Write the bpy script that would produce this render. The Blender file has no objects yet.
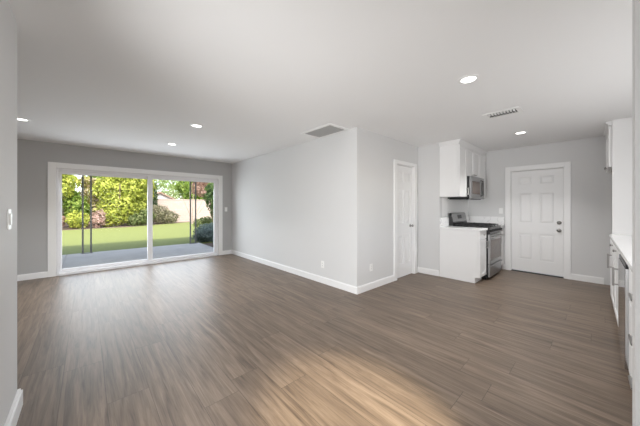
import bpy, bmesh, math, random
import numpy as np
from mathutils import Vector, Matrix

S = bpy.context.scene
C = S.collection
R = math.radians
PI = math.pi

# ------------------------------------------------------------------ camera
YAW = 0.8310
cam_d = bpy.data.cameras.new('camera')
cam = bpy.data.objects.new('camera', cam_d)
C.objects.link(cam)
cam.location = (0, 0, 1.2833)
cam.rotation_euler = (PI / 2, 0, YAW - PI / 2)
cam_d.sensor_width = 36
cam_d.lens = 36 * 255.85 / 640
cam_d.shift_y = -6.75 / 640
cam_d.clip_start = 0.02
S.camera = cam

# ------------------------------------------------------------------ world, sun, daylight, exposure
w = bpy.data.worlds.new('sky')
S.world = w
w.use_nodes = True
nt = w.node_tree
bg = nt.nodes['Background']
sky = nt.nodes.new('ShaderNodeTexSky')
sky.sky_type = 'NISHITA'
sky.sun_disc = False
sky.sun_elevation = R(50)
sky.sun_rotation = R(190)
sky.air_density = 1.0
sky.dust_density = 1.5
hs = nt.nodes.new('ShaderNodeHueSaturation')
hs.inputs['Saturation'].default_value = 0.55
nt.links.new(sky.outputs[0], hs.inputs['Color'])
nt.links.new(hs.outputs[0], bg.inputs['Color'])
bg.inputs['Strength'].default_value = 0.64

sd = bpy.data.lights.new('sun', 'SUN')
sd.energy = 5.6
sd.angle = R(0.6)
sd.color = (1.0, 0.95, 0.86)
sun = bpy.data.objects.new('sun', sd)
C.objects.link(sun)
sdir = Vector((0.2 * math.cos(R(50)), 0.98 * math.cos(R(50)), -math.sin(R(50))))
sun.rotation_euler = sdir.to_track_quat('-Z', 'Y').to_euler()


def area(name, loc, dirv, sx, sy, power, col=(1, 1, 1), spread=180):
    d = bpy.data.lights.new(name, 'AREA')
    d.shape = 'RECTANGLE'
    d.size = sx
    d.size_y = sy
    d.energy = power
    d.color = col
    d.spread = R(spread)
    o = bpy.data.objects.new(name, d)
    C.objects.link(o)
    o.location = loc
    o.rotation_euler = Vector(dirv).to_track_quat('-Z', 'Y').to_euler()
    return o


# area lights in the openings: kitchen and patio daylight, plus two added fills
area('daylight_kitchen_window', (3.2, -0.92, 1.55), (0, 1, 0), 2.3, 0.95, 16, (1.0, 1.0, 1.0))
area('fill_entry', (0.55, -2.62, 1.1), (0, 1, 0), 1.5, 2.0, 26, (1.0, 1.0, 1.0))  # added fill light, unseen, behind the camera
area('fill_left_wall', (-0.41, 1.2, 1.1), (1, 0.3, -0.03), 1.15, 1.9, 37, (1.0, 1.0, 1.0), 115)  # added fill light standing in a made-up, unseen opening
area('daylight_patio_door', (1.06, 6.98, 1.05), (0, -1, -0.30), 2.8, 1.75, 54, (0.88, 0.94, 1.0))
# unseen warm spot, added to make the patch of light on the floor
spd = bpy.data.lights.new('warm_patch_spot', 'SPOT')
spd.energy = 960
spd.color = (1.0, 0.86, 0.60)
spd.spot_size = R(25)
spd.spot_blend = 0.7
spd.shadow_soft_size = 0.05
spo = bpy.data.objects.new('warm_patch_spot', spd)
C.objects.link(spo)
spo.location = (0.75, -0.90, 2.36)
spo.rotation_euler = (Vector((1.19, 0.92, 0)) - spo.location).to_track_quat('-Z', 'Y').to_euler()

S.view_settings.view_transform = 'Standard'
S.view_settings.look = 'None'
S.view_settings.gamma = 1
S.view_settings.use_curve_mapping = False
S.view_settings.exposure = 0.0
S.cycles.use_denoising = True
S.cycles.max_bounces = 12
S.cycles.diffuse_bounces = 6
S.cycles.transparent_max_bounces = 16
S.cycles.sample_clamp_indirect = 8


# ------------------------------------------------------------------ materials
def new_mat(name):
    m = bpy.data.materials.new(name)
    m.use_nodes = True
    t = m.node_tree
    return m, t, t.nodes['Principled BSDF'], t.nodes['Material Output']


def mat(name, col, rough=0.5, metal=0.0, bump=0.0, bscale=60.0, var=0.0, vscale=3.0, spec=0.5, stretch=None, aniso=0.0):
    m, t, p, out = new_mat(name)
    p.inputs['Base Color'].default_value = (*col, 1)
    p.inputs['Roughness'].default_value = rough
    p.inputs['Metallic'].default_value = metal
    p.inputs['Specular IOR Level'].default_value = spec
    tc = t.nodes.new('ShaderNodeTexCoord')
    src = tc.outputs['Object']
    if stretch:
        mp = t.nodes.new('ShaderNodeMapping')
        mp.inputs['Scale'].default_value = stretch
        t.links.new(src, mp.inputs['Vector'])
        src = mp.outputs[0]
    if bump:
        n = t.nodes.new('ShaderNodeTexNoise')
        n.inputs['Scale'].default_value = bscale
        n.inputs['Detail'].default_value = 3
        t.links.new(src, n.inputs['Vector'])
        b = t.nodes.new('ShaderNodeBump')
        b.inputs['Strength'].default_value = bump
        b.inputs['Distance'].default_value = 0.01
        t.links.new(n.outputs['Fac'], b.inputs['Height'])
        t.links.new(b.outputs[0], p.inputs['Normal'])
    if var:
        n = t.nodes.new('ShaderNodeTexNoise')
        n.inputs['Scale'].default_value = vscale
        n.inputs['Detail'].default_value = 4
        t.links.new(src, n.inputs['Vector'])
        r = t.nodes.new('ShaderNodeValToRGB')
        r.color_ramp.elements[0].position = 0.3
        r.color_ramp.elements[1].position = 0.7
        r.color_ramp.elements[0].color = (*[c * (1 - var) for c in col], 1)
        r.color_ramp.elements[1].color = (*[min(1, c * (1 + var)) for c in col], 1)
        t.links.new(n.outputs['Fac'], r.inputs['Fac'])
        t.links.new(r.outputs[0], p.inputs['Base Color'])
    return m


def glass_mat(name, tint=(0.97, 0.98, 0.98), ior=1.09):
    m, t, p, out = new_mat(name)
    t.nodes.remove(p)
    tr = t.nodes.new('ShaderNodeBsdfTransparent')
    tr.inputs[0].default_value = (*tint, 1)
    gl = t.nodes.new('ShaderNodeBsdfGlossy')
    gl.inputs['Roughness'].default_value = 0.02
    fr = t.nodes.new('ShaderNodeFresnel')
    fr.inputs[0].default_value = ior
    mx = t.nodes.new('ShaderNodeMixShader')
    t.links.new(fr.outputs[0], mx.inputs[0])
    t.links.new(tr.outputs[0], mx.inputs[1])
    t.links.new(gl.outputs[0], mx.inputs[2])
    t.links.new(mx.outputs[0], out.inputs[0])
    return m


def emit_mat(name, col, strength):
    m, t, p, out = new_mat(name)
    p.inputs['Base Color'].default_value = (*col, 1)
    p.inputs['Emission Color'].default_value = (*col, 1)
    p.inputs['Emission Strength'].default_value = strength
    return m


def leaf_mat(name, cols, rough=0.6, trans=0.35):
    """leaves of several colours, one colour per leaf"""
    m, t, p, out = new_mat(name)
    g = t.nodes.new('ShaderNodeNewGeometry')
    r = t.nodes.new('ShaderNodeValToRGB')
    r.color_ramp.interpolation = 'LINEAR'
    el = r.color_ramp.elements
    while len(el) < len(cols):
        el.new(0.5)
    for i, c in enumerate(cols):
        el[i].position = i / (len(cols) - 1)
        el[i].color = (*c, 1)
    t.links.new(g.outputs['Random Per Island'], r.inputs['Fac'])
    t.links.new(r.outputs[0], p.inputs['Base Color'])
    p.inputs['Roughness'].default_value = rough
    p.inputs['Specular IOR Level'].default_value = 0.3
    tl = t.nodes.new('ShaderNodeBsdfTranslucent')
    t.links.new(r.outputs[0], tl.inputs[0])
    mx = t.nodes.new('ShaderNodeMixShader')
    mx.inputs[0].default_value = trans
    t.links.new(p.outputs[0], mx.inputs[1])
    t.links.new(tl.outputs[0], mx.inputs[2])
    t.links.new(mx.outputs[0], out.inputs[0])
    return m


def plank_mat():
    """grey-brown vinyl planks running along y, 0.23 m by 1.52 m"""
    m, t, p, out = new_mat('vinyl_plank')
    N, L = t.nodes.new, t.links.new

    def math_(op, a, b=None, c=None):
        n = N('ShaderNodeMath')
        n.operation = op
        for i, v in enumerate((a, b, c)):
            if v is None:
                continue
            if isinstance(v, (int, float)):
                n.inputs[i].default_value = v
            else:
                L(v, n.inputs[i])
        return n.outputs[0]

    tc = N('ShaderNodeTexCoord')
    sp = N('ShaderNodeSeparateXYZ')
    L(tc.outputs['Object'], sp.inputs[0])
    X, Y = sp.outputs[0], sp.outputs[1]
    W, LEN = 0.2286, 1.52
    xr = math_('DIVIDE', math_('SUBTRACT', X, 0.098), W)
    row = math_('FLOOR', xr)
    wn = N('ShaderNodeTexWhiteNoise')
    wn.noise_dimensions = '1D'
    L(row, wn.inputs['W'])
    yr = math_('ADD', math_('DIVIDE', Y, LEN), wn.outputs['Value'])
    colm = math_('FLOOR', yr)
    cb = N('ShaderNodeCombineXYZ')
    L(row, cb.inputs[0])
    L(colm, cb.inputs[1])
    wp = N('ShaderNodeTexWhiteNoise')
    wp.noise_dimensions = '3D'
    L(cb.outputs[0], wp.inputs['Vector'])
    rnd = wp.outputs['Value']
    # grain: long noise, shifted for each plank
    gx = math_('ADD', math_('MULTIPLY', X, 22), math_('MULTIPLY', rnd, 37.0))
    gy = math_('ADD', math_('MULTIPLY', Y, 1.3), math_('MULTIPLY', rnd, 11.0))
    gv = N('ShaderNodeCombineXYZ')
    L(gx, gv.inputs[0])
    L(gy, gv.inputs[1])
    n1 = N('ShaderNodeTexNoise')
    n1.inputs['Scale'].default_value = 1.0
    n1.inputs['Detail'].default_value = 5
    n1.inputs['Roughness'].default_value = 0.62
    n1.inputs['Distortion'].default_value = 0.9
    L(gv.outputs[0], n1.inputs['Vector'])
    gv2 = N('ShaderNodeVectorMath')
    gv2.operation = 'MULTIPLY'
    gv2.inputs[1].default_value = (6.0, 4.0, 1)
    L(gv.outputs[0], gv2.inputs[0])
    n2 = N('ShaderNodeTexNoise')
    n2.inputs['Scale'].default_value = 1.0
    n2.inputs['Detail'].default_value = 3
    L(gv2.outputs[0], n2.inputs['Vector'])
    g = math_('ADD', math_('MULTIPLY', n1.outputs['Fac'], 0.75), math_('MULTIPLY', n2.outputs['Fac'], 0.25))
    ramp = N('ShaderNodeValToRGB')
    e = ramp.color_ramp.elements
    e[0].position = 0.32
    e[0].color = (0.070, 0.050, 0.036, 1)
    e[1].position = 0.68
    e[1].color = (0.245, 0.188, 0.142, 1)
    md = e.new(0.5)
    md.color = (0.160, 0.118, 0.087, 1)
    L(g, ramp.inputs['Fac'])
    # plank to plank value
    val = math_('ADD', math_('MULTIPLY', rnd, 0.18), 0.89)
    hs = N('ShaderNodeHueSaturation')
    L(val, hs.inputs['Value'])
    L(ramp.outputs[0], hs.inputs['Color'])
    # seams
    fx = math_('FRACT', xr)
    fy = math_('FRACT', yr)
    ex = math_('MINIMUM', fx, math_('SUBTRACT', 1.0, fx))
    ey = math_('MINIMUM', fy, math_('SUBTRACT', 1.0, fy))
    sx = math_('LESS_THAN', math_('MULTIPLY', ex, W), 0.0014)
    sy = math_('LESS_THAN', math_('MULTIPLY', ey, LEN), 0.0016)
    seam = math_('MAXIMUM', sx, sy)
    mix = N('ShaderNodeMixRGB')
    mix.inputs[2].default_value = (0.045, 0.034, 0.026, 1)
    L(math_('MULTIPLY', seam, 0.75), mix.inputs[0])
    L(hs.outputs[0], mix.inputs[1])
    L(mix.outputs[0], p.inputs['Base Color'])
    L(math_('ADD', math_('MULTIPLY', g, 0.12), 0.36), p.inputs['Roughness'])
    p.inputs['Specular IOR Level'].default_value = 0.45
    bp = N('ShaderNodeBump')
    bp.inputs['Strength'].default_value = 0.10
    bp.inputs['Distance'].default_value = 0.002
    L(math_('SUBTRACT', g, seam), bp.inputs['Height'])
    L(bp.outputs[0], p.inputs['Normal'])
    return m


def block_mat(name, c1, c2, cm, bw, bh, mortar=0.012, axis='xz'):
    m, t, p, out = new_mat(name)
    tc = t.nodes.new('ShaderNodeTexCoord')
    mp = t.nodes.new('ShaderNodeMapping')
    if axis == 'xz':
        mp.inputs['Rotation'].default_value = (R(-90), 0, 0)
    t.links.new(tc.outputs['Object'], mp.inputs[0])
    b = t.nodes.new('ShaderNodeTexBrick')
    b.inputs['Color1'].default_value = (*c1, 1)
    b.inputs['Color2'].default_value = (*c2, 1)
    b.inputs['Mortar'].default_value = (*cm, 1)
    b.inputs['Scale'].default_value = 1
    b.inputs['Mortar Size'].default_value = mortar
    b.inputs['Brick Width'].default_value = bw
    b.inputs['Row Height'].default_value = bh
    t.links.new(mp.outputs[0], b.inputs['Vector'])
    t.links.new(b.outputs['Color'], p.inputs['Base Color'])
    p.inputs['Roughness'].default_value = 0.9
    return m


def marble_mat():
    m, t, p, out = new_mat('veined_quartz')
    tc = t.nodes.new('ShaderNodeTexCoord')
    n = t.nodes.new('ShaderNodeTexNoise')
    n.inputs['Scale'].default_value = 3.2
    n.inputs['Detail'].default_value = 2
    n.inputs['Distortion'].default_value = 1.2
    t.links.new(tc.outputs['Object'], n.inputs['Vector'])
    a = t.nodes.new('ShaderNodeMath')
    a.operation = 'SUBTRACT'
    a.inputs[1].default_value = 0.5
    t.links.new(n.outputs['Fac'], a.inputs[0])
    b = t.nodes.new('ShaderNodeMath')
    b.operation = 'ABSOLUTE'
    t.links.new(a.outputs[0], b.inputs[0])
    r = t.nodes.new('ShaderNodeValToRGB')
    r.color_ramp.elements[0].position = 0.0
    r.color_ramp.elements[0].color = (0.66, 0.66, 0.67, 1)
    r.color_ramp.elements[1].position = 0.016
    r.color_ramp.elements[1].color = (0.88, 0.88, 0.88, 1)
    t.links.new(b.outputs[0], r.inputs['Fac'])
    t.links.new(r.outputs[0], p.inputs['Base Color'])
    p.inputs['Roughness'].default_value = 0.18
    return m


M = {}
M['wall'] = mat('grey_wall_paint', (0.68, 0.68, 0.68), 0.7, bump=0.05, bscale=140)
M['wall_backlit'] = mat('grey_wall_paint_backlit', (0.46, 0.46, 0.46), 0.7, bump=0.05, bscale=140)  # same grey paint, backlit shade of the window wall put into the colour
M['white_wall'] = mat('white_wall_paint', (0.84, 0.84, 0.84), 0.6, bump=0.05, bscale=140)
M['ceiling'] = mat('ceiling_paint', (0.86, 0.86, 0.86), 0.8, bump=0.05, bscale=120)
M['trim'] = mat('white_trim_paint', (0.86, 0.86, 0.86), 0.35, bump=0.01)
M['door'] = mat('white_door_paint', (0.82, 0.82, 0.82), 0.4, bump=0.02, bscale=30)
M['cabinet'] = mat('white_cabinet_paint', (0.86, 0.86, 0.86), 0.35, bump=0.01)
M['vinyl'] = mat('white_vinyl', (0.84, 0.84, 0.86), 0.35, bump=0.01)
M['dark'] = mat('dark_gap', (0.03, 0.03, 0.03), 0.6, bump=0.01)
M['black'] = mat('black_enamel', (0.012, 0.012, 0.013), 0.25, bump=0.01)
M['iron'] = mat('cast_iron', (0.02, 0.02, 0.021), 0.55, bump=0.2, bscale=200)
M['steel'] = mat('brushed_steel', (0.35, 0.35, 0.355), 0.30, 1.0, bump=0.03, bscale=30, stretch=(1, 1, 40))
M['steel_smooth'] = mat('smooth_steel', (0.55, 0.55, 0.56), 0.10, 1.0, bump=0.004, bscale=8)
M['nickel'] = mat('satin_nickel', (0.38, 0.37, 0.36), 0.28, 1.0, bump=0.01)
M['darkglass'] = mat('oven_glass_brown_reflection', (0.13, 0.098, 0.083), 0.16, 0.0, bump=0.003, bscale=5, spec=0.3)  # brown reflection of the floor put into the base colour
M['display'] = mat('display_black', (0.01, 0.01, 0.012), 0.12, bump=0.003)
M['plank'] = plank_mat()
M['quartz'] = marble_mat()
M['counter'] = mat('white_quartz', (0.88, 0.88, 0.88), 0.16, var=0.02, vscale=40)
M['plastic'] = mat('white_plastic', (0.86, 0.86, 0.85), 0.35, bump=0.01)
M['glass'] = glass_mat('window_glass')
M['lamp'] = emit_mat('lit_lens', (1.0, 0.98, 0.95), 4.0)
M['vent_dark'] = mat('duct_dark', (0.10, 0.10, 0.10), 0.8, bump=0.02)
M['vent_grey'] = mat('grey_vent_mesh', (0.40, 0.40, 0.395), 0.6, bump=0.3, bscale=220)
M['concrete'] = mat('patio_concrete', (0.66, 0.62, 0.59), 0.85, bump=0.1, bscale=40, var=0.08, vscale=2.5)
M['lawn'] = mat('lawn_grass', (0.195, 0.215, 0.055), 0.9, bump=0.25, bscale=55, var=0.15, vscale=9)
M['soil'] = mat('garden_soil', (0.16, 0.11, 0.08), 0.95, bump=0.3, bscale=25, var=0.3, vscale=5)
M['post'] = mat('grey_painted_steel', (0.19, 0.185, 0.18), 0.5, bump=0.02)
M['wood'] = mat('patio_roof_paint', (0.20, 0.20, 0.20), 0.7, bump=0.03)
M['roof'] = mat('roof_board', (0.35, 0.33, 0.31), 0.9, bump=0.1)
M['stucco'] = mat('house_stucco', (0.62, 0.60, 0.56), 0.9, bump=0.2, bscale=60)
M['block'] = block_mat('pink_block', (0.43, 0.335, 0.285), (0.47, 0.37, 0.315), (0.37, 0.285, 0.24), 0.40, 0.20)
M['tile_roof'] = block_mat('roof_tile', (0.55, 0.36, 0.25), (0.62, 0.42, 0.30), (0.35, 0.22, 0.16), 0.3, 0.25, axis='xy')
M['bark'] = mat('bark', (0.17, 0.12, 0.09), 0.9, bump=0.6, bscale=30, var=0.3, vscale=12)
M['pale_bark'] = mat('pale_bark', (0.33, 0.25, 0.20), 0.9, bump=0.4, bscale=30, var=0.2, vscale=12)
M['leaf_dull'] = leaf_mat('dull_green_leaf', [(0.09, 0.13, 0.04), (0.17, 0.21, 0.07), (0.26, 0.28, 0.12)])  # dull green of the leaves themselves
YG = [(0.17, 0.21, 0.04), (0.33, 0.38, 0.06), (0.46, 0.48, 0.09), (0.56, 0.60, 0.11), (0.64, 0.62, 0.16)]
M['leaf_yellow'] = leaf_mat('yellow_green_leaf', YG)
M['leaf_mid'] = leaf_mat('mid_green_leaf', [(0.10, 0.17, 0.03), (0.20, 0.30, 0.04), (0.34, 0.40, 0.09)])
M['leaf_olive'] = leaf_mat('olive_leaf', [(0.22, 0.20, 0.06), (0.36, 0.34, 0.09), (0.50, 0.42, 0.20), (0.58, 0.44, 0.33)])
M['leaf_dark'] = leaf_mat('dark_green_leaf', [(0.03, 0.06, 0.02), (0.07, 0.12, 0.035), (0.13, 0.19, 0.06)])
M['leaf_grey'] = leaf_mat('grey_green_leaf', [(0.15, 0.14, 0.08), (0.26, 0.24, 0.14), (0.40, 0.36, 0.25)])
M['leaf_blue'] = leaf_mat('blue_grey_leaf', [(0.10, 0.14, 0.12), (0.17, 0.22, 0.20), (0.26, 0.31, 0.28)])
M['leaf_pink'] = leaf_mat('pink_blossom_leaf', [(0.20, 0.16, 0.08), (0.52, 0.34, 0.28), (0.68, 0.48, 0.42)])
M['leaf_red'] = leaf_mat('plum_leaf', [(0.24, 0.13, 0.10), (0.40, 0.25, 0.20), (0.55, 0.40, 0.32)])
M['leaf_light'] = leaf_mat('light_green_leaf', [(0.20, 0.30, 0.08), (0.32, 0.42, 0.12), (0.46, 0.54, 0.22)])


# ------------------------------------------------------------------ mesh helpers
class MB:
    def __init__(self, origin=(0, 0, 0)):
        self.bm = bmesh.new()
        self.o = Vector(origin)

    def box(self, x0, x1, y0, y1, z0, z1):
        x0, x1 = sorted((x0, x1))
        y0, y1 = sorted((y0, y1))
        z0, z1 = sorted((z0, z1))
        v = [self.bm.verts.new(Vector(c) - self.o) for c in
             [(x0, y0, z0), (x1, y0, z0), (x1, y1, z0), (x0, y1, z0), (x0, y0, z1), (x1, y0, z1), (x1, y1, z1), (x0, y1, z1)]]
        for f in [(0, 3, 2, 1), (4, 5, 6, 7), (0, 1, 5, 4), (1, 2, 6, 5), (2, 3, 7, 6), (3, 0, 4, 7)]:
            self.bm.faces.new([v[i] for i in f])
        return self

    def prism(self, pts, d):
        """closed polygon pts (3-D) pushed along the vector d"""
        d = Vector(d)
        a = [self.bm.verts.new(Vector(p) - self.o) for p in pts]
        b = [self.bm.verts.new(Vector(p) + d - self.o) for p in pts]
        n = len(a)
        self.bm.faces.new(a[::-1])
        self.bm.faces.new(b)
        for i in range(n):
            self.bm.faces.new([a[i], a[(i + 1) % n], b[(i + 1) % n], b[i]])
        return self

    def tube(self, pts, rad, seg=12, cap=True):
        """round tube through pts; rad is a number or one per point"""
        pts = [Vector(p) for p in pts]
        rads = rad if isinstance(rad, (list, tuple)) else [rad] * len(pts)
        rings = []
        ref = None
        for i, p in enumerate(pts):
            a = pts[max(0, i - 1)]
            b = pts[min(len(pts) - 1, i + 1)]
            t = (b - a)
            if t.length < 1e-9:
                t = pts[-1] - pts[0]
            t.normalize()
            if ref is None:
                ref = Vector((0, 0, 1)) if abs(t.z) < 0.9 else Vector((1, 0, 0))
            u = t.cross(ref).normalized()
            v = t.cross(u)
            rings.append([self.bm.verts.new(p + (u * math.cos(k * 2 * PI / seg) + v * math.sin(k * 2 * PI / seg)) * rads[i] - self.o)
                          for k in range(seg)])
        for r0, r1 in zip(rings, rings[1:]):
            for k in range(seg):
                self.bm.faces.new([r0[k], r0[(k + 1) % seg], r1[(k + 1) % seg], r1[k]])
        if cap:
            self.bm.faces.new(rings[0][::-1])
            self.bm.faces.new(rings[-1])
        return self

    def lathe(self, base, axis, prof, seg=24):
        """prof: (distance along axis, radius)"""
        ax = Vector(axis).normalized()
        pts = [Vector(base) + ax * d for d, r in prof]
        ref = Vector((0, 0, 1)) if abs(ax.z) < 0.9 else Vector((1, 0, 0))
        u = ax.cross(ref).normalized()
        v = ax.cross(u)
        rings = [[self.bm.verts.new(p + (u * math.cos(k * 2 * PI / seg) + v * math.sin(k * 2 * PI / seg)) * max(r, 1e-4) - self.o)
                  for k in range(seg)] for p, (d, r) in zip(pts, prof)]
        for r0, r1 in zip(rings, rings[1:]):
            for k in range(seg):
                self.bm.faces.new([r0[k], r0[(k + 1) % seg], r1[(k + 1) % seg], r1[k]])
        self.bm.faces.new(rings[0][::-1])
        self.bm.faces.new(rings[-1])
        return self

    def build(self, name, m, parent=None, bevel=0.0, smooth=False):
        bmesh.ops.recalc_face_normals(self.bm, faces=self.bm.faces[:])
        me = bpy.data.meshes.new(name)
        self.bm.to_mesh(me)
        self.bm.free()
        me.materials.append(m)
        if smooth:
            for f in me.polygons:
                f.use_smooth = True
        o = bpy.data.objects.new(name, me)
        C.objects.link(o)
        if parent is None:
            o.location = self.o
        else:
            o.parent = parent
        if bevel:
            b = o.modifiers.new('bevel', 'BEVEL')
            b.width = bevel
            b.segments = 2
            b.limit_method = 'ANGLE'
        if smooth:
            try:
                me.set_sharp_from_angle(angle=R(40))
            except Exception:
                pass
        return o


def tag(o, label=None, cat=None, group=None, kind=None):
    if label:
        o['label'] = label
    if cat:
        o['category'] = cat
    if group:
        o['group'] = group
    if kind:
        o['kind'] = kind
    return o


def thing(name, loc, label, cat, group=None):
    o = bpy.data.objects.new(name, None)
    o.empty_display_size = 0.1
    C.objects.link(o)
    o.location = loc
    return tag(o, label, cat, group)


def copy_tree(o, parent=None):
    c = o.copy()
    C.objects.link(c)
    if parent is not None:
        c.parent = parent
    for ch in [x for x in C.objects if x.parent == o]:
        copy_tree(ch, c)
    return c


def struct(mb, name, m, parent=None, bevel=0.0, label=None):
    o = mb.build(name, m, parent, bevel)
    if parent is None:
        tag(o, label, None, None, 'structure')
    return o


H = 2.44
XL, YW, YS, XS, YE, XD = 2.918, 6.739, 2.395, 4.773, 1.985, 6.283
YK = -0.74                      # kitchen wall behind the long counter
LWX = -0.325                    # face of the entry wall beside the camera

# ------------------------------------------------------------------ shell
struct(MB().box(-2.7, XD + 0.12, -2.6, YW + 0.14, -0.12, 0), 'floor', M['plank'],
       label='grey brown wood look plank floor')
cl = MB()
cl.box(-2.7, XD + 0.12, -2.6, YW + 0.14, H, H + 0.1)
struct(cl, 'ceiling', M['ceiling'], label='plain white ceiling')
# window wall with the opening of the sliding door
DX0, DX1, DZ = -0.41, 2.545, 1.985
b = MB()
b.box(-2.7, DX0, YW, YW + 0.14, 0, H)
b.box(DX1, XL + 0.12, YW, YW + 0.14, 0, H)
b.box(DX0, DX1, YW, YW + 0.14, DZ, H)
struct(b, 'wall_north', M['wall_backlit'], label='grey wall around the sliding glass door')
struct(MB().box(XL, XL + 0.115, YS + 0.115, YW, 0, H), 'wall_east', M['wall'], label='long pale wall of the living room')
# closet wall with its door opening
CD0, CD1, CDZ = 3.985, 4.60, 2.03
b = MB()
b.box(XL, CD0, YS, YS + 0.115, 0, H)
b.box(CD1, XS + 0.115, YS, YS + 0.115, 0, H)
b.box(CD0, CD1, YS, YS + 0.115, CDZ, H)
struct(b, 'wall_closet', M['wall'], label='short pale wall with the closet door')
struct(MB().box(XS, XS + 0.115, YE, YS, 0, H), 'wall_return', M['wall'], label='narrow grey return wall beside the cabinets')
struct(MB().box(XS + 0.115, XD + 0.12, YE, YE + 0.1, 0, H), 'wall_kitchen', M['white_wall'], label='kitchen wall behind the range')
# entry door wall
ED0, ED1, EDZ = 0.43, 1.215, 1.985
b = MB()
b.box(XD, XD + 0.12, ED1, YE, 0, H)
b.box(XD, XD + 0.12, YK, ED0, 0, H)
b.box(XD, XD + 0.12, ED0, ED1, EDZ, H)
struct(b, 'wall_side_door', M['wall'], label='grey wall around the six panel door')
# wall behind the long counter, with the kitchen window
KX0, KX1, KZ0, KZ1 = 2.0, 4.4, 1.07, 2.05
b = MB()
b.box(1.44, KX0, YK - 0.12, YK, 0, H)
b.box(KX1, XD + 0.12, YK - 0.12, YK, 0, H)
b.box(KX0, KX1, YK - 0.12, YK, 0, KZ0)
b.box(KX0, KX1, YK - 0.12, YK, KZ1, H)
struct(b, 'wall_counter', M['wall'], label='wall behind the long counter')
b = MB()
for (x0, x1) in ((KX0, KX0 + 0.05), (KX1 - 0.05, KX1), (3.175, 3.225)):
    b.box(x0, x1, YK - 0.1, YK - 0.04, KZ0, KZ1)
b.box(KX0, KX1, YK - 0.1, YK - 0.04, KZ0, KZ0 + 0.05)
b.box(KX0, KX1, YK - 0.1, YK - 0.04, KZ1 - 0.05, KZ1)
struct(b, 'window_1', M['vinyl'], label='white framed kitchen window')
# jamb wall beside the camera on the kitchen side
struct(MB().box(1.44, 1.56, -2.6, -0.0835, 0, H), 'wall_entry', M['wall'], label='pale wall end beside the counter')
b = MB()
b.box(LWX - 0.12, LWX, -2.6, 0.55, 0, H)
b.box(LWX - 0.12, LWX, 1.85, 2.497, 0, H)
b.box(LWX - 0.12, LWX, 0.55, 1.85, 2.08, H)  # header of an unseen opening, added to hold the fill light
struct(b, 'wall_left', M['wall'], label='pale entry wall with a light switch')
b = MB()
b.box(LWX, -0.2, -2.6, -2.48, 0, H)
b.box(1.3, 1.44, -2.6, -2.48, 0, H)
b.box(-0.2, 1.3, -2.6, -2.48, 2.15, H)
struct(b, 'wall_south', M['wall'], label='entry wall behind the camera')
b = MB()
b.box(-2.7, -2.58, -2.6, YW, 0, H)
struct(b, 'wall_west', M['wall'], label='far wall of the living room')
struct(MB().box(-4.2, 8.0, -4.6, YW + 0.3, H + 0.12, H + 0.26), 'roof', M['roof'], label='house roof with unseen eaves widened to block the sun')  # unseen eaves stretched to keep the sun out of the openings

# baseboards
BH, BT = 0.105, 0.016


def base(name, segs, lab):
    b = MB()
    for (x0, x1, y0, y1) in segs:
        b.box(x0, x1, y0, y1, 0, BH - 0.012)
        # thinner moulded top edge
        cx0, cx1, cy0, cy1 = x0, x1, y0, y1
        b.box(cx0 + (0.005 if x1 - x0 < 0.05 else 0), cx1 - (0.0 if x1 - x0 < 0.05 else 0), cy0 + (0.005 if y1 - y0 < 0.05 else 0), cy1, BH - 0.012, BH)
    return struct(b, name, M['trim'], bevel=0.002, label=lab)


base('baseboard_north', [(-2.58, -0.518, YW - BT, YW), (2.653, XL - BT, YW - BT, YW)], 'white baseboard under the grey window wall')
base('baseboard_east', [(XL - BT, XL, YS - BT, YW)], 'white baseboard of the long pale wall')
base('baseboard_closet', [(XL, 3.895, YS - BT, YS), (4.69, XS - BT, YS - BT, YS)], 'white baseboard beside the closet door')
base('baseboard_return', [(XS - BT, XS, YE, YS)], 'white baseboard of the return wall')
base('baseboard_side_door', [(XD - BT, XD, -0.04, 0.347), (XD - BT, XD, 1.305, 1.36)], 'white baseboard beside the six panel door')
b = MB()
b.box(LWX, LWX + 0.022, 1.85, 2.519, 0, 0.10)
b.box(LWX, LWX + 0.014, 1.85, 2.511, 0.10, 0.115)
b.box(LWX - 0.12, LWX, 2.497, 2.519, 0, 0.10)
b.box(LWX - 0.12, LWX, 2.497, 2.511, 0.10, 0.115)
struct(b, 'baseboard_left', M['trim'], bevel=0.003, label='white baseboard wrapping the entry wall end')
base('baseboard_entry', [(1.44 - BT, 1.44, -2.48, -0.0835)], 'white baseboard of the wall end beside the counter')

# ------------------------------------------------------------------ sliding glass door
b = MB()
b.box(-0.518, DX0, YW - 0.022, YW, 0, 2.088)
b.box(DX1, 2.653, YW - 0.022, YW, 0, 2.088)
b.box(DX0, DX1, YW - 0.022, YW, DZ, 2.088)
struct(b, 'trim_1', M['trim'], bevel=0.004, label='white casing around the sliding glass door')
b = MB()
b.box(DX0, DX0 + 0.035, YW + 0.014, YW + 0.13, 0, DZ)
b.box(DX1 - 0.035, DX1, YW + 0.014, YW + 0.13, 0, DZ)
b.box(DX0 + 0.035, DX1 - 0.035, YW + 0.014, YW + 0.13, DZ - 0.035, DZ)
b.box(DX0 + 0.035, DX1 - 0.035, YW - 0.03, YW + 0.13, 0, 0.045)
b.box(DX0 + 0.035, DX1 - 0.035, YW + 0.055, YW + 0.062, 0.045, 0.06)
d1 = struct(b, 'door_1', M['vinyl'], bevel=0.003, label='white vinyl sliding glass door to the patio')


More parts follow.
